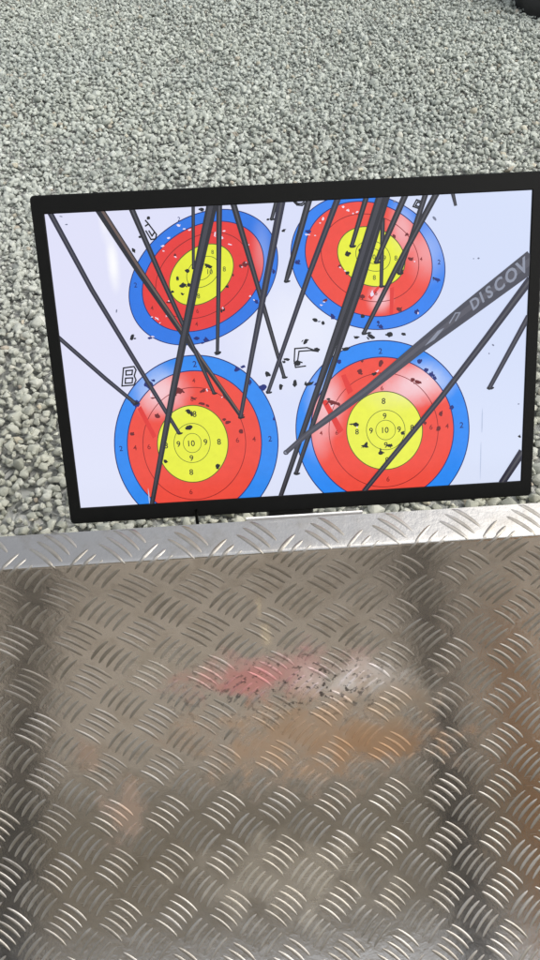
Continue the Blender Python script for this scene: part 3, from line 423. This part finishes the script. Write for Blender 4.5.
def text_into(bm, ch, x, y, size, z, mi, rot=0, shear=0, bold=0):
    key = (ch, shear, bold)
    if key not in _cur:
        cu = bpy.data.curves.new('glyph', 'FONT'); cu.body = ch; cu.align_x = 'CENTER'; cu.align_y = 'CENTER'; cu.size = 1; cu.shear = shear; cu.offset = bold; cu.resolution_u = 3
        o = bpy.data.objects.new('glyph', cu); SC.collection.objects.link(o); bpy.context.view_layer.update()
        me = bpy.data.meshes.new_from_object(o.evaluated_get(bpy.context.evaluated_depsgraph_get()))
        vs = [v.co[:] for v in me.vertices]; fs = [list(p.vertices) for p in me.polygons]
        xs = [v[0] for v in vs]; ys = [v[1] for v in vs]; cx, cy = (min(xs) + max(xs)) / 2, (min(ys) + max(ys)) / 2
        _cur[key] = ([(v[0] - cx, v[1] - cy) for v in vs], fs)
        bpy.data.objects.remove(o); bpy.data.curves.remove(cu); bpy.data.meshes.remove(me)
    vs, fs = _cur[key]; c, s = math.cos(rot), math.sin(rot)
    nv = [bm.verts.new(((x + (a * c - b * s) * size) * MMs, (y + (a * s + b * c) * size) * MMs, z)) for a, b in vs]
    for f in fs:
        try: q = bm.faces.new([nv[i] for i in f]); q.material_index = mi
        except ValueError: pass
bm = bmesh.new(); poly(bm, [(-W2 * 1000, -H2 * 1000), (W2 * 1000, -H2 * 1000), (W2 * 1000, H2 * 1000), (-W2 * 1000, H2 * 1000)], 0)
random.seed(7); zz = .00012
for (x, y, a, b, g, c) in HOLES['BG']:
    zz += 4e-6; (hole(bm, x, y, a, b, g, zz, 1, 1.25) if c == 'k' else blot(bm, x, y, a, b, g, zz, {'k': 1, 'g': 2, 's': 3}[c], .1))
clip(bm)
screen = obj('screen', bm, [P_BG, P_K, P_G, P_S], mon, ML)
screen['label'] = 'lit bluish white picture area of the display'
random.seed(11)
TL_ = {'UL': 'target shown at the upper left, tilted, with arrows crossing it', 'UR': 'target shown at the upper right under a bundle of arrows', 'LL': 'target shown at the lower left, beside the letter B', 'LR': 'target shown at the lower right, partly washed out by glare'}
COL = {'UL': ((232, 238, 48), (232, 54, 50), (34, 118, 230)), 'UR': ((234, 240, 52), (240, 72, 58), (40, 128, 240)), 'LL': ((234, 240, 62), (240, 74, 58), (40, 138, 242)), 'LR': ((236, 242, 72), (242, 74, 58), (34, 138, 246))}
EPS = .00004
for q in ('UL', 'UR', 'LL', 'LR'):
    rg = TARGETS[q]; yc, rc, bc = COL[q]; G = GLARE[q]
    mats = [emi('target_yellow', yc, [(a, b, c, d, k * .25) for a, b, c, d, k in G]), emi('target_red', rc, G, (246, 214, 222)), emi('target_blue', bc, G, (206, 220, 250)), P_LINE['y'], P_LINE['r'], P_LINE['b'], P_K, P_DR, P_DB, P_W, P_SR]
    bm = bmesh.new(); z = .00006 if q[0] == 'U' else .0001
    annulus(bm, rg[0], rg[1], z, 2); annulus(bm, rg[1], rg[3], z, 1); disc(bm, rg[3], z, 0)
    zl = z + EPS
    lw = 1.0 if q[0] == 'L' else .9
    annulus(bm, rg[0], rg[0], zl, 5, lw * .5, -lw * .5); annulus(bm, rg[1], rg[1], zl, 5, lw * .5, -lw * .5)
    annulus(bm, rg[2], rg[2], zl, 4, .35, -.35); annulus(bm, rg[3], rg[3], zl, 3, .45, -.45)
    annulus(bm, rg[4], rg[4], zl, 3, .3, -.3); annulus(bm, rg[5], rg[5], zl, 3, .28, -.28)
    for pts, c in STRIPES[q]: poly(bm, pts, zl + EPS, 10)
    for ch, x, y, s, c, r in DIGITS[q]: text_into(bm, ch, x, y, s * 1.12, zl + 2 * EPS, {'y': 3, 'r': 4, 'b': 5}[c] if q[0] == 'U' or c != 'y' else 6, math.radians(r), 0, .012)
    zz = zl + 3 * EPS
    for (x, y, a, b, g, c) in HOLES[q]:
        zz += 4e-6; hole(bm, x, y, a, b, g, zz, {'k': 6, 'r': 7, 'b': 8, 'w': 9}[c], .75 if c == 'w' else 1.12)
    clip(bm); o = obj('target_face', bm, mats, screen); o['label'] = TL_[q]
def stroke(bm, pts, wd, z, mi):
    for a, b in zip(pts, pts[1:]):
        d = Vector((b[0] - a[0], b[1] - a[1])); 
        if d.length < 1e-6: continue
        d.normalize(); n = Vector((-d.y, d.x)) * wd / 2; e = d * wd * .4
        poly(bm, [(a[0] - e.x - n.x, a[1] - e.y - n.y), (b[0] + e.x - n.x, b[1] + e.y - n.y), (b[0] + e.x + n.x, b[1] + e.y + n.y), (a[0] - e.x + n.x, a[1] - e.y + n.y)], z, mi)
for name, strokes in LETTERS:
    bm = bmesh.new()
    for i, s in enumerate(strokes): stroke(bm, s, 1.35, .0002 + i * 1e-6, 0)
    clip(bm); obj(name, bm, P_K, screen)
za = .00032
STY = {'n': (P_AN, P_AH, P_K), 'd': (P_A, P_AH, P_K), 'h': (P_A, P_BR, P_K), 'b': (P_A, P_AG, P_K), 'g': (P_AT, P_AGL, P_TX)}
for (L, R_, st, ft) in ARROWS:
    za += .00006; bm = bmesh.new(); n = len(L)
    lerp = lambda a, b, k: (a[0] * (1 - k) + b[0] * k, a[1] * (1 - k) + b[1] * k)
    if ft:
        t_ = lerp(L[-1], R_[-1], .5); wd = math.hypot(L[-1][0] - R_[-1][0], L[-1][1] - R_[-1][1])
        if ft == 1: blot(bm, t_[0], t_[1], wd * .62, wd * .5, 0, za, 2, .12); blot(bm, t_[0] + wd * .5, t_[1] - wd * .15, wd * .6, wd * .26, 15, za + 3e-6, 2, .15)
        else: blot(bm, t_[0], t_[1], wd * .62, wd * .58, 0, za, 0, .05); blot(bm, t_[0], t_[1], wd * .38, wd * .34, 0, za + 2e-6, 2, .05)
    for i in range(n - 1):
        poly(bm, [L[i], L[i + 1], R_[i + 1], R_[i]], za + 6e-6, 0)
        a, b = (.38, .66) if st in 'nd' else ((.56, .86) if st == 'h' else (.22, .62) if st == 'b' else (.30, .62))
        poly(bm, [lerp(L[i], R_[i], a), lerp(L[i + 1], R_[i + 1], a), lerp(L[i + 1], R_[i + 1], b), lerp(L[i], R_[i], b)], za + 1.2e-5, 1)
    if st == 'g':
        d = Vector((L[0][0] - L[-1][0], L[0][1] - L[-1][1])); rot = math.atan2(d.y, d.x)
        for ch, x, y, s in TEXT: text_into(bm, ch, x, y, s * 1.05, za + 2e-5, 2, rot, .25, .03)
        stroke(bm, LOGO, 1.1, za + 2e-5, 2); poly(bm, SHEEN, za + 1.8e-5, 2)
    clip(bm); o = obj('arrow', bm, list(STY[st]), screen)
    if st == 'g': o['label'] = 'thick grey arrow with pale lettering along its shaft'

# ------------------------------------------------------------------ dark thing at the far right edge of the gravel
def rock(loc, sx, sy, sz):
    random.seed(21); bm = bmesh.new(); bmesh.ops.create_icosphere(bm, subdivisions=4, radius=1)
    from mathutils import noise
    for v in bm.verts:
        d = 1 + .35 * noise.noise(v.co * 1.3 + Vector((3, 1, 7))) + .12 * noise.noise(v.co * 4) + .04 * noise.noise(v.co * 11)
        v.co = Vector((v.co.x * sx, v.co.y * sy, max(v.co.z, -.5) * sz)) * d + Vector((0, 0, sz * .45))
    o = obj('dark_rock', bm, plain('dark_stone', (.018, .018, .017, 1), .8, 0, .4, 12, .6), None, Matrix.Translation(loc), True)
    tag(o, 'dark rough lump at the far right edge of the gravel, cut off by the frame', 'rock')
rock((1.65, 3.97, 0), .24, .26, .20)

# ------------------------------------------------------------------ unseen fence and bollards, added to mirror in the plate and the screen
def wood(name, a, b):
    t = NT(name); v = t.obc(); mp = t.n('ShaderNodeMapping'); mp.inputs['Scale'].default_value = (9, 9, 1); t.l(v, mp.inputs[0])
    t.bsdf(Base_Color=t.mix(t.noise(mp.outputs[0], 3, 6), a, b), Roughness=.75); return t.m
sh = empty('added_fence', (0, -3.9, 0)); tag(sh, 'unseen brown timber boards and posts added to mirror in the plate', 'added_fencing')
wd1 = wood('added_brown_timber', (.42, .36, .275, 1), (.55, .485, .38, 1)); wd2 = wood('added_dark_timber', (.018, .016, .015, 1), (.035, .03, .028, 1)); wd3 = wood('added_orange_timber', (.42, .20, .07, 1), (.55, .28, .10, 1))
IV = Matrix.Translation((0, 3.9, 0))
for k in range(14):
    bm = bmesh.new(); add_box(bm, -3.4, 3.4, -4.0, -3.972, .06 + k * .15, .205 + k * .15, .003); obj('added_board', bm, wd1, sh, IV)
for x in (-3.0, -1.5, 0, 1.5, 3.0):
    bm = bmesh.new(); add_box(bm, x - .05, x + .05, -3.97, -3.87, .0, 2.24, .006); obj('post', bm, wd1, sh, IV)
def added_stake(x, y, r, hgt, mt, label):
    root = empty('added_bollard', (x, y, .05)); tag(root, label, 'added_bollard', 'unseen bollards added for plate reflections')
    bm = bmesh.new(); bmesh.ops.create_cone(bm, cap_ends=True, segments=28, radius1=r, radius2=r * .94, depth=hgt, matrix=Matrix.Translation((0, 0, hgt / 2)))
    obj('added_shaft', bm, mt, root, None, True)
    bm = bmesh.new(); bmesh.ops.create_uvsphere(bm, u_segments=24, v_segments=12, radius=r * .98, matrix=Matrix.Translation((0, 0, hgt)) @ Matrix.Diagonal((1, 1, .5, 1)))
    obj('added_cap', bm, mt, root, None, True)
dkm = plain('added_post_dark', (.02, .02, .02, 1), .5); orm = plain('added_post_orange', (.55, .24, .05, 1), .5)
added_stake(.325, -.14, .036, .44, dkm, 'unseen dark post added for the right dark streak in the plate')
added_stake(-.43, -.16, .042, .5, dkm, 'unseen thick dark post added for the left dark streak in the plate')
added_stake(.56, -.42, .05, .6, orm, 'unseen short orange post added for the orange reflection in the plate')
